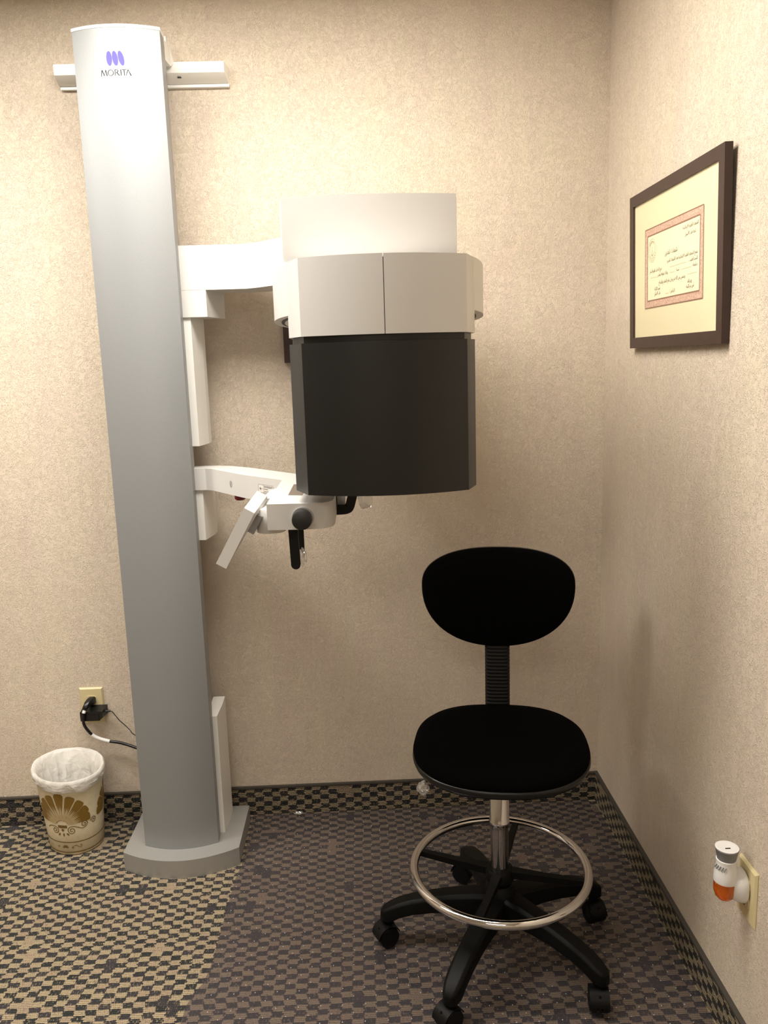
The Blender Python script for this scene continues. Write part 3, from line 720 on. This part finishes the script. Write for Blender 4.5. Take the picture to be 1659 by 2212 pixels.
def rect_strip(u0, u1, v, w, wav=0): return strip([(u0 + (u1 - u0) * i / 60, v + wav * math.sin(i)) for i in range(61)], w)
for u0 in (.001, .212):
    patch(bm, rect_strip(u0 - .0150, u0 + .0150, .1035, .0095), can_uv)
    patch(bm, [[(u0 - .0005 + .0046 * math.cos(2 * PI * i / 16), .0915 + .0042 * math.sin(2 * PI * i / 16)) for i in range(16)]], can_uv)
    for du, an in ((-.010, -35), (.001, 0), (.0105, 42)):
        a = math.radians(an - 90); pts = [(u0 + du + q * .013 * math.cos(a), .0815 + q * .0125 * math.sin(a)) for q in (0, .3, .55, .8, 1.)]
        patch(bm, strip(pts, [.0008, .0046, .0058, .004, .0005]), can_uv)
    patch(bm, spiral(u0 + .029, .0890, .0140, 1.7, PI / 2, 1, .0024, [(u0 + .080, .1010), (u0 + .073, .0935), (u0 + .063, .0915), (u0 + .055, .0945), (u0 + .047, .0995), (u0 + .038, .1025)]), can_uv)
    patch(bm, spiral(u0 + .070, .1050, .0112, 1.5, -.3, 1, .0026), can_uv)
    patch(bm, spiral(u0 - .027, .0890, .0130, 1.6, PI / 2, -1, .0026, [(u0 - .056, .0930), (u0 - .047, .0995), (u0 - .037, .1020)]), can_uv)
    patch(bm, spiral(u0 + .103, .1060, .0118, 1.7, PI, -1, .0026), can_uv)
    # the small border band near the foot
    for i, a in enumerate((-70, -35, 0, 35, 70)):
        aa = math.radians(a); pts = [(u0 + q * .011 * math.sin(aa), .0270 + q * .011 * math.cos(aa)) for q in (.2, .6, .9, 1.)]
        patch(bm, strip(pts, [.0012, .0038, .0045, .0012]), can_uv)
    patch(bm, strip([(u0 + .022 + .034 * i / 24, .0310 + .0045 * math.sin(i / 24 * 2 * PI - .8)) for i in range(25)], .0014), can_uv)
    patch(bm, spiral(u0 + .026, .0285, .0042, 1.3, PI / 2, 1, .0011) + spiral(u0 + .053, .0340, .0042, 1.3, -PI / 2, 1, .0011) + spiral(u0 - .026, .0305, .0045, 1.3, 0, 1, .0011), can_uv)
for v, w_ in ((.0475, .0028), (.0120, .0030)):
    patch(bm, strip([(-.31 + .62 * i / 120, v) for i in range(121)], w_), can_uv)
finish('scroll_print', bm, 'brown_print', B)
# liner bag folded over the rim
rings = []
prof = [(.2215, .0030, .0016), (.226, .0055, .0018), (.231, .0040, .0015), (.236, .0070, .0020), (.241, .0052, .0015), (.247, .0062, .0018), (.2535, .0058, .0022), (.2575, .0030, .0025), (.2565, -.0005, .0025), (.250, -.005, .003), (.235, -.010, .010), (.21, -.014, .016), (.18, -.018, .018), (.14, -.020, .014), (.09, -.022, .006), (.05, -.026, .004), (.035, -.045, .003), (.030, -.070, .002)]
KB = 128
for j, (z, off, amp) in enumerate(prof):
    ring = []
    for i in range(KB):
        ph = 2 * PI * i / KB; d = Vector((math.cos(ph) * 3.2, math.sin(ph) * 3.2, z * 42 if off > 0 else z * 22))
        n_ = noise.noise(d * 1.2 + Vector((4.1, 2.2, 0))) + .5 * noise.noise(d * 2.9)
        left = max(0., math.cos(ph - math.radians(175))) ** 4 * (.004 if off > 0 and z > .236 else 0)
        hem = .006 * noise.noise(Vector((math.cos(ph) * 2.3, math.sin(ph) * 2.3, 7.))) + .004 * math.sin(ph * 2 + 1.0) if j < 3 else 0
        x, y, _ = can_pt(ph, min(z, .247), off + (max(amp * n_, -.0022) if off > 0 else -abs(amp * n_)) + left)
        zz = z + hem + (.0022 * noise.noise(Vector((math.cos(ph) * 2, math.sin(ph) * 2, 1.))) if j >= 3 and z > .23 else 0)
        ring.append((x, min(y, -.0015), zz))
    rings.append(ring)
bm = bmesh.new(); bm_loft(bm, rings, False)
lin = finish('bin_liner', bm, 'bin_liner', None, 60, (-.9125, -.106, .03)); tag(lin, 'white plastic bin liner folded over the waste basket rim', 'bin liner')

# ------------------------------------------------------------------ outlet, plug and adapter on the back wall
def outlet(name, label, M, sockets=((0, .0195), (0, -.0195))):
    """duplex outlet plate; local x right, y up, z out of the wall"""
    e = bpy.data.objects.new(name, None); COL.objects.link(e); e.matrix_world = M; tag(e, label, 'outlet'); ORG[e.name] = Vector((0, 0, 0))
    bm = bmesh.new()
    r = lambda w, h, z: [(-w, -h, z), (w, -h, z), (w, h, z), (-w, h, z)]
    bm_loft(bm, [r(.0365, .0585, 0), r(.0365, .0585, .0022), r(.0325, .0545, .0062)])
    finish('plate', bm, 'ivory_plastic', e, None, None, True)
    for sx, sy in sockets:
        bm = bmesh.new()
        pl = superell(sx, sy, .0172, .0143, 3, 32); bm_prism(bm, pl, .0055, .0082); bevel(bm, .0007, 1, 40)
        s_ = finish('socket', bm, 'ivory_socket', e, 40, None, True)
        for lo_, hi_ in (((-.0072, .001), (-.0052, .009)), ((.0052, .001), (.0072, .0085)), ((-.0025, -.0095), (.0025, -.005))):
            box('slot', (sx + lo_[0], sy + lo_[1], .0080), (sx + hi_[0], sy + hi_[1], .0085), 'slot_dark', s_, 0, 2, None, True)
    lathe('screw', [(0, .006), (.0032, .006), (.0030, .0074), (0, .0076)], (0, 0, 0), 'ivory_socket', e, 'Z', 14, 40, None, True)
    return e
Mb = Matrix(((1, 0, 0, -.8635), (0, 0, -1, 0), (0, 1, 0, .3935), (0, 0, 0, 1)))
outlet('wall_outlet', 'ivory outlet plate with black plugs above the waste basket', Mb)
pc = thing('power_cable', (-.865, -.02, .41), 'thick black power cable with white tape running from outlet to the column', 'power cord')
bm = bmesh.new()
def rr(cx, cy, cz, w, h, dx=0, dz=0): return [(cx + a * w, cy, cz + b * h) for a, b in ((-.7, -1), (.7, -1), (1, -.7), (1, .7), (.7, 1), (-.7, 1), (-1, .7), (-1, -.7))]
bm_loft(bm, [rr(-.860, -.0082, .413, .0110, .0110), rr(-.862, -.022, .414, .0105, .0105), rr(-.867, -.036, .411, .0085, .0085), rr(-.8695, -.043, .4065, .0066, .0066), rr(-.8715, -.049, .401, .0056, .0056)])
finish('plug', bm, 'cord_black', pc, 50)
CP = catmull([(-.8715, -.0485, .4005), (-.8745, -.0535, .389), (-.8770, -.0535, .371), (-.8770, -.0525, .353), (-.869, -.047, .330), (-.852, -.040, .306), (-.818, -.036, .289), (-.775, -.035, .279), (-.725, -.05, .268), (-.66, -.08, .255)], 10)
tube('cord', CP, .0046, 'cord_black', pc, 12)
tube('collar_tag', CP[3:10], .0052, 'tape_white', pc, 12)
tube('tape_band', CP[46:63], .0054, 'tape_white', pc, 12)
pa = thing('power_adapter', (-.853, -.02, .376), 'small black power adapter in the lower socket with a thin wire', 'power adapter')
bm = bmesh.new()
bm_loft(bm, [[(-.8895, y, .3585 + dz), (-.8275 - (0 if y > -.03 else .004), y, .3585 + dz), (-.8150 - (0 if y > -.03 else .006), y, .3690 + dz), (-.8150 - (0 if y > -.03 else .006), y, .397 - (0 if y > -.03 else .008)), (-.8895, y, .397 - (0 if y > -.03 else .008))] for y, dz in ((-.0083, 0), (-.032, 0), (-.044, .001))])
bevel(bm, .0015, 2); ad = finish('adapter_body', bm, 'adapter_black', pa, 40)
box('adapter_face', (-.883, -.0452, .3620), (-.832, -.0438, .3810), 'cord_black', ad, .0005)
lathe('strain_relief', [(0, -.002), (.0040, -.002), (.0036, .008), (.0030, .013), (0, .013)], (-.8150, -.025, .3815), 'cord_black', pa, 'X', 14)
tube('thin_wire', catmull([(-.803, -.025, .3815), (-.797, -.026, .3795), (-.788, -.027, .368), (-.777, -.028, .352), (-.760, -.030, .335), (-.745, -.035, .321), (-.728, -.05, .312), (-.67, -.08, .303)], 8), .0014, 'cord_black', pa, 8)

# ------------------------------------------------------------------ outlet and air freshener on the right wall
Mr = Matrix(((0, 0, -1, XC), (-1, 0, 0, -1.0105), (0, 1, 0, .3775), (0, 0, 0, 1)))
outlet('wall_outlet', 'ivory outlet plate holding the air freshener low on right wall', Mr)
AX, AY = XC - .044, -1.003
A_ = thing('air_freshener', (AX, AY, .37), 'white plug-in air freshener with amber oil bottle on right wall outlet', 'air freshener')
fb = bmesh.new()
bm_loft(fb, [[(x, AY + a, .3865 + b) for a, b in superell(0, 0, w, h, 2.4, 28)] for x, w, h in ((XC - .0085, .0265, .0330), (XC - .012, .0275, .0340), (XC - .022, .0262, .0315), (XC - .034, .0220, .0250), (XC - .044, .0180, .0180))])
finish('plug_body', fb, 'fresh_white', A_, 50)
lathe('sleeve', [(0, .398), (.0222, .398), (.0228, .402), (.0220, .416), (.0195, .430), (.0188, .438), (.0196, .445), (.0182, .446), (0, .446)], (AX, AY, 0), 'fresh_white', A_, 'Z', 36)
bm = bmesh.new()
for i in range(5):
    a = math.radians(176 + 15 * i)
    pts = [(AX + (.0201 + .0016 * (1 - q)) * math.cos(a + .18 * q), AY + (.0201 + .0016 * (1 - q)) * math.sin(a + .18 * q), .4275 + .0085 * q) for q in (0, .5, 1)]
    bm_tube(bm, pts, .0009, 6)
finish('vent_slots', bm, 'fresh_grey', A_, 60)
cap_ = lathe('dial_cap', [(0, .446), (.0178, .446), (.0185, .450), (.0218, .4665), (.0228, .4680), (.0222, .4695), (0, .4695)], (AX, AY, 0), 'fresh_grey', A_, 'Z', 40)
lathe('dial_top', [(0, .4693), (.0216, .4693), (.0222, .4700), (.0200, .4706), (.0150, .4698), (0, .4696)], (AX, AY, 0), 'fresh_white', cap_, 'Z', 40)
box('dial_slot', (AX - .0055, AY - .0062, .4695), (AX + .0045, AY - .0030, .4702), 'slot_dark', cap_, 0)
lathe('oil_bottle', [(0, .3575), (.006, .3578), (.0125, .361), (.0180, .368), (.0212, .378), (.0218, .390), (.0212, .3985), (0, .3985)], (AX - .001, AY - .0015, 0), 'amber_oil', A_, 'Z', 36)

# ------------------------------------------------------------------ framed certificate on the right wall
FW, FH = .5447, .3733
tilt = math.asin(.0095 / FH)
M0 = Matrix(((0, 0, -1, XC), (-1, 0, 0, -.2713), (0, 1, 0, 1.4366), (0, 0, 0, 1))) @ Matrix.Rotation(tilt, 4, 'X')
def frame_thing(name, M, w, h, b, d, label):
    e = bpy.data.objects.new(name, None); COL.objects.link(e); e.matrix_world = M; tag(e, label, 'picture frame'); ORG[e.name] = Vector((0, 0, 0))
    for q in ([(0, 0), (w, 0), (w - b, b), (b, b)], [(w, 0), (w, h), (w - b, h - b), (w - b, b)], [(w, h), (0, h), (b, h - b), (w - b, h - b)], [(0, h), (0, 0), (b, b), (b, h - b)]):
        bm = bmesh.new(); bm_prism(bm, q, 0.0005, d); bevel(bm, .0008, 1, 60); finish('frame_bar', bm, 'frame_wood', e, 30, None, True)
    box('back_board', (b * .5, b * .5, .002), (w - b * .5, h - b * .5, d - .0065), 'frame_inner', e, 0, 2, None, True)
    box('mount', (b * .9, b * .9, d - .0065), (w - b * .9, h - b * .9, d - .0050), 'mount_board', e, 0, 2, None, True)
    return e
Fm = frame_thing('picture_frame', M0, FW, FH, .0262, .0165, 'dark brown framed certificate with cream mount on right wall')
ZP = .0165 - .0046
# mount window edge, paper, ornamental border
du0, du1, dv0, dv1 = .1020, .4430, .0945, .2790
pap = box('certificate', (du0, dv0, ZP - .0006), (du1, dv1, ZP + .0001), 'certificate_paper', Fm, 0, 2, None, True)
def flat(z): return lambda u, v: (u, v, z)
bw = .0165
bm = bmesh.new()
patch(bm, [[(du0, dv0), (du1, dv0), (du1 - bw, dv0 + bw), (du0 + bw, dv0 + bw)], [(du1, dv0), (du1, dv1), (du1 - bw, dv1 - bw), (du1 - bw, dv0 + bw)], [(du1, dv1), (du0, dv1), (du0 + bw, dv1 - bw), (du1 - bw, dv1 - bw)], [(du0, dv1), (du0, dv0), (du0 + bw, dv0 + bw), (du0 + bw, dv1 - bw)]], flat(ZP + .0003))
finish('printed_border', bm, 'border_print', pap, None, None, True)
bm = bmesh.new()
def loop(u0, v0, u1, v1, w): return strip([(u0, v0), (u1, v0)], w) + strip([(u1, v0), (u1, v1)], w) + strip([(u1, v1), (u0, v1)], w) + strip([(u0, v1), (u0, v0)], w)
patch(bm, loop(du0, dv0, du1, dv1, .0024) + loop(du0 + bw, dv0 + bw, du1 - bw, dv1 - bw, .0030), flat(ZP + .0005))
finish('border_lines', bm, 'border_dark', pap, None, None, True)
# round emblem
bm = bmesh.new(); ec = (.1495, .2270)
def ring2(r, w, n_=40, a0=0, a1=2 * PI): return strip([(ec[0] + r * math.cos(a0 + (a1 - a0) * i / n_), ec[1] + r * 1.02 * math.sin(a0 + (a1 - a0) * i / n_)) for i in range(n_ + 1)], w)
patch(bm, ring2(.0262, .0007) + ring2(.0175, .0007) + ring2(.0205, .0018, 30, .25 * PI, .80 * PI), flat(ZP + .0004))
patch(bm, strip([(ec[0] - .006, ec[1] - .002), (ec[0] - .0055, ec[1] - .009), (ec[0], ec[1] - .0125), (ec[0] + .0055, ec[1] - .009), (ec[0] + .006, ec[1] - .002)], [.0006, .0018, .0032, .0018, .0006]) + strip([(ec[0], ec[1] - .004), (ec[0], ec[1] + .009)], .0013), flat(ZP + .0004))
for i in range(9):
    a = math.radians(205 + 130 * i / 8); patch(bm, strip([(ec[0] + .0195 * math.cos(a), ec[1] + .0195 * math.sin(a)), (ec[0] + .0245 * math.cos(a + .12), ec[1] + .0245 * math.sin(a + .12))], .0010), flat(ZP + .0004))
finish('round_emblem', bm, 'ink_faint', pap, None, None, True)
# arabic lettering: letters are joined by hand into their presentation forms, laid right to left
AR = {'ا': ('ALEF', 0), 'أ': ('ALEF WITH HAMZA ABOVE', 0), 'إ': ('ALEF WITH HAMZA BELOW', 0), 'ب': ('BEH', 1), 'ت': ('TEH', 1), 'ة': ('TEH MARBUTA', 0), 'ث': ('THEH', 1), 'ج': ('JEEM', 1), 'ح': ('HAH', 1), 'خ': ('KHAH', 1), 'د': ('DAL', 0), 'ذ': ('THAL', 0), 'ر': ('REH', 0), 'ز': ('ZAIN', 0), 'س': ('SEEN', 1), 'ش': ('SHEEN', 1), 'ص': ('SAD', 1), 'ط': ('TAH', 1), 'ع': ('AIN', 1), 'غ': ('GHAIN', 1), 'ف': ('FEH', 1), 'ق': ('QAF', 1), 'ك': ('KAF', 1), 'ل': ('LAM', 1), 'م': ('MEEM', 1), 'ن': ('NOON', 1), 'ه': ('HEH', 1), 'و': ('WAW', 0), 'ي': ('YEH', 1), 'ى': ('ALEF MAKSURA', 0)}
def shape_ar(s):
    out = []; i = 0; prev = False
    while i < len(s):
        c = s[i]
        if c not in AR: out.append(c); prev = False; i += 1; continue
        nm, dual = AR[c]
        if c == 'ل' and i + 1 < len(s) and s[i + 1] in 'اأإ':
            out.append(unicodedata.lookup('ARABIC LIGATURE LAM WITH %s %s FORM' % (AR[s[i + 1]][0], 'FINAL' if prev else 'ISOLATED'))); prev = False; i += 2; continue
        nxt = bool(dual) and i + 1 < len(s) and s[i + 1] in AR
        form = 'MEDIAL' if prev and nxt else 'INITIAL' if nxt else 'FINAL' if prev else 'ISOLATED'
        out.append(unicodedata.lookup('ARABIC LETTER %s %s FORM' % (nm, form))); prev = nxt; i += 1
    return ''.join(out[::-1])
def text_mesh(s, size):
    cu = bpy.data.curves.new('t', 'FONT'); cu.body = s; cu.size = size; cu.resolution_u = 2
    ob = bpy.data.objects.new('t', cu); COL.objects.link(ob); bpy.context.view_layer.update()
    me = bpy.data.meshes.new_from_object(ob.evaluated_get(bpy.context.evaluated_depsgraph_get()))
    bpy.data.objects.remove(ob); bpy.data.curves.remove(cu); return me
LINES = [  # text, left u, right u, baseline v, colour
    ('الجمعية الطبية الإسلامية', .335, .417, .2465, 'ink_olive'), ('لجنة طب الأسنان', .347, .403, .2315, 'ink_olive'),
    ('شهادة تقدير', .232, .305, .2060, 'ink_olive'),
    ('تمنح الجمعية الطبية الإسلامية هذه الشهادة تقديرا', .245, .415, .1885, 'ink_olive'),
    ('للسيد الطبيب', .371, .415, .1760, 'ink_olive'), ('جامعة', .391, .415, .1635, 'ink_olive'), ('لسنة', .300, .317, .1635, 'ink_olive'),
    ('خريج كلية طب الفم والأسنان', .133, .213, .1760, 'ink_olive'), ('وذلك لتفوقه بتقدير', .186, .249, .1635, 'ink_olive'),
    ('ونتمنى من الله عز وجل دوام التقدم والنجاح', .193, .350, .1455, 'ink_olive'),
    ('رئيس اللجنة', .363, .387, .1330, 'ink_olive'), ('أمين سر اللجنة', .357, .398, .1220, 'ink_olive'),
    ('عميد الكلية', .166, .203, .1330, 'ink_olive'), ('طب الأسنان', .166, .203, .1220, 'ink_olive'), ('القاهرة', .262, .292, .1195, 'ink_faint')]
for s, u0, u1, v, mt in LINES:
    try:
        me = text_mesh(shape_ar(s), .0125)
        xs = [q.co.x for q in me.vertices]; a, b = min(xs), max(xs); k = (u1 - u0) / max(b - a, 1e-6)
        for q in me.vertices: q.co = Vector((u0 + (q.co.x - a) * k, v + q.co.y * min(max(k, .85), 1.15), ZP + .0004))
        me.materials.clear(); me.name = 'lettering'; link('lettering', me, mt, pap)
    except Exception as ex: print('text failed', s, ex)
for u0, u1, v in ((.262, .355, .1765), (.328, .385, .1640), (.262, .292, .1640), (.362, .412, .1500), (.140, .180, .1635), (.235, .256, .1200)):
    n_ = int((u1 - u0) / .0022); pts = [(u0 + (u1 - u0) * i / n_, v + .0018 * noise.noise(Vector((i * .9, v * 500, 0))) + .0006 * math.sin(i * 2.1)) for i in range(n_ + 1)]
    bm = bmesh.new(); patch(bm, strip(pts, .0006), flat(ZP + .0004)); finish('handwriting', bm, 'ink_faint', pap, None, None, True)
box('glass_pane', (.022, .022, .0165 - .0034), (FW - .022, FH - .022, .0165 - .0022), 'picture_glass', Fm, 0, 2, None, True)
# frame on the back wall, mostly hidden behind the x-ray head
M1 = Matrix(((1, 0, 0, -.2095), (0, 0, -1, 0), (0, 1, 0, 1.4265), (0, 0, 0, 1)))
frame_thing('picture_frame', M1, .40, .235, .0262, .0220, 'dark brown frame on back wall, corner peeking out behind the x-ray head')
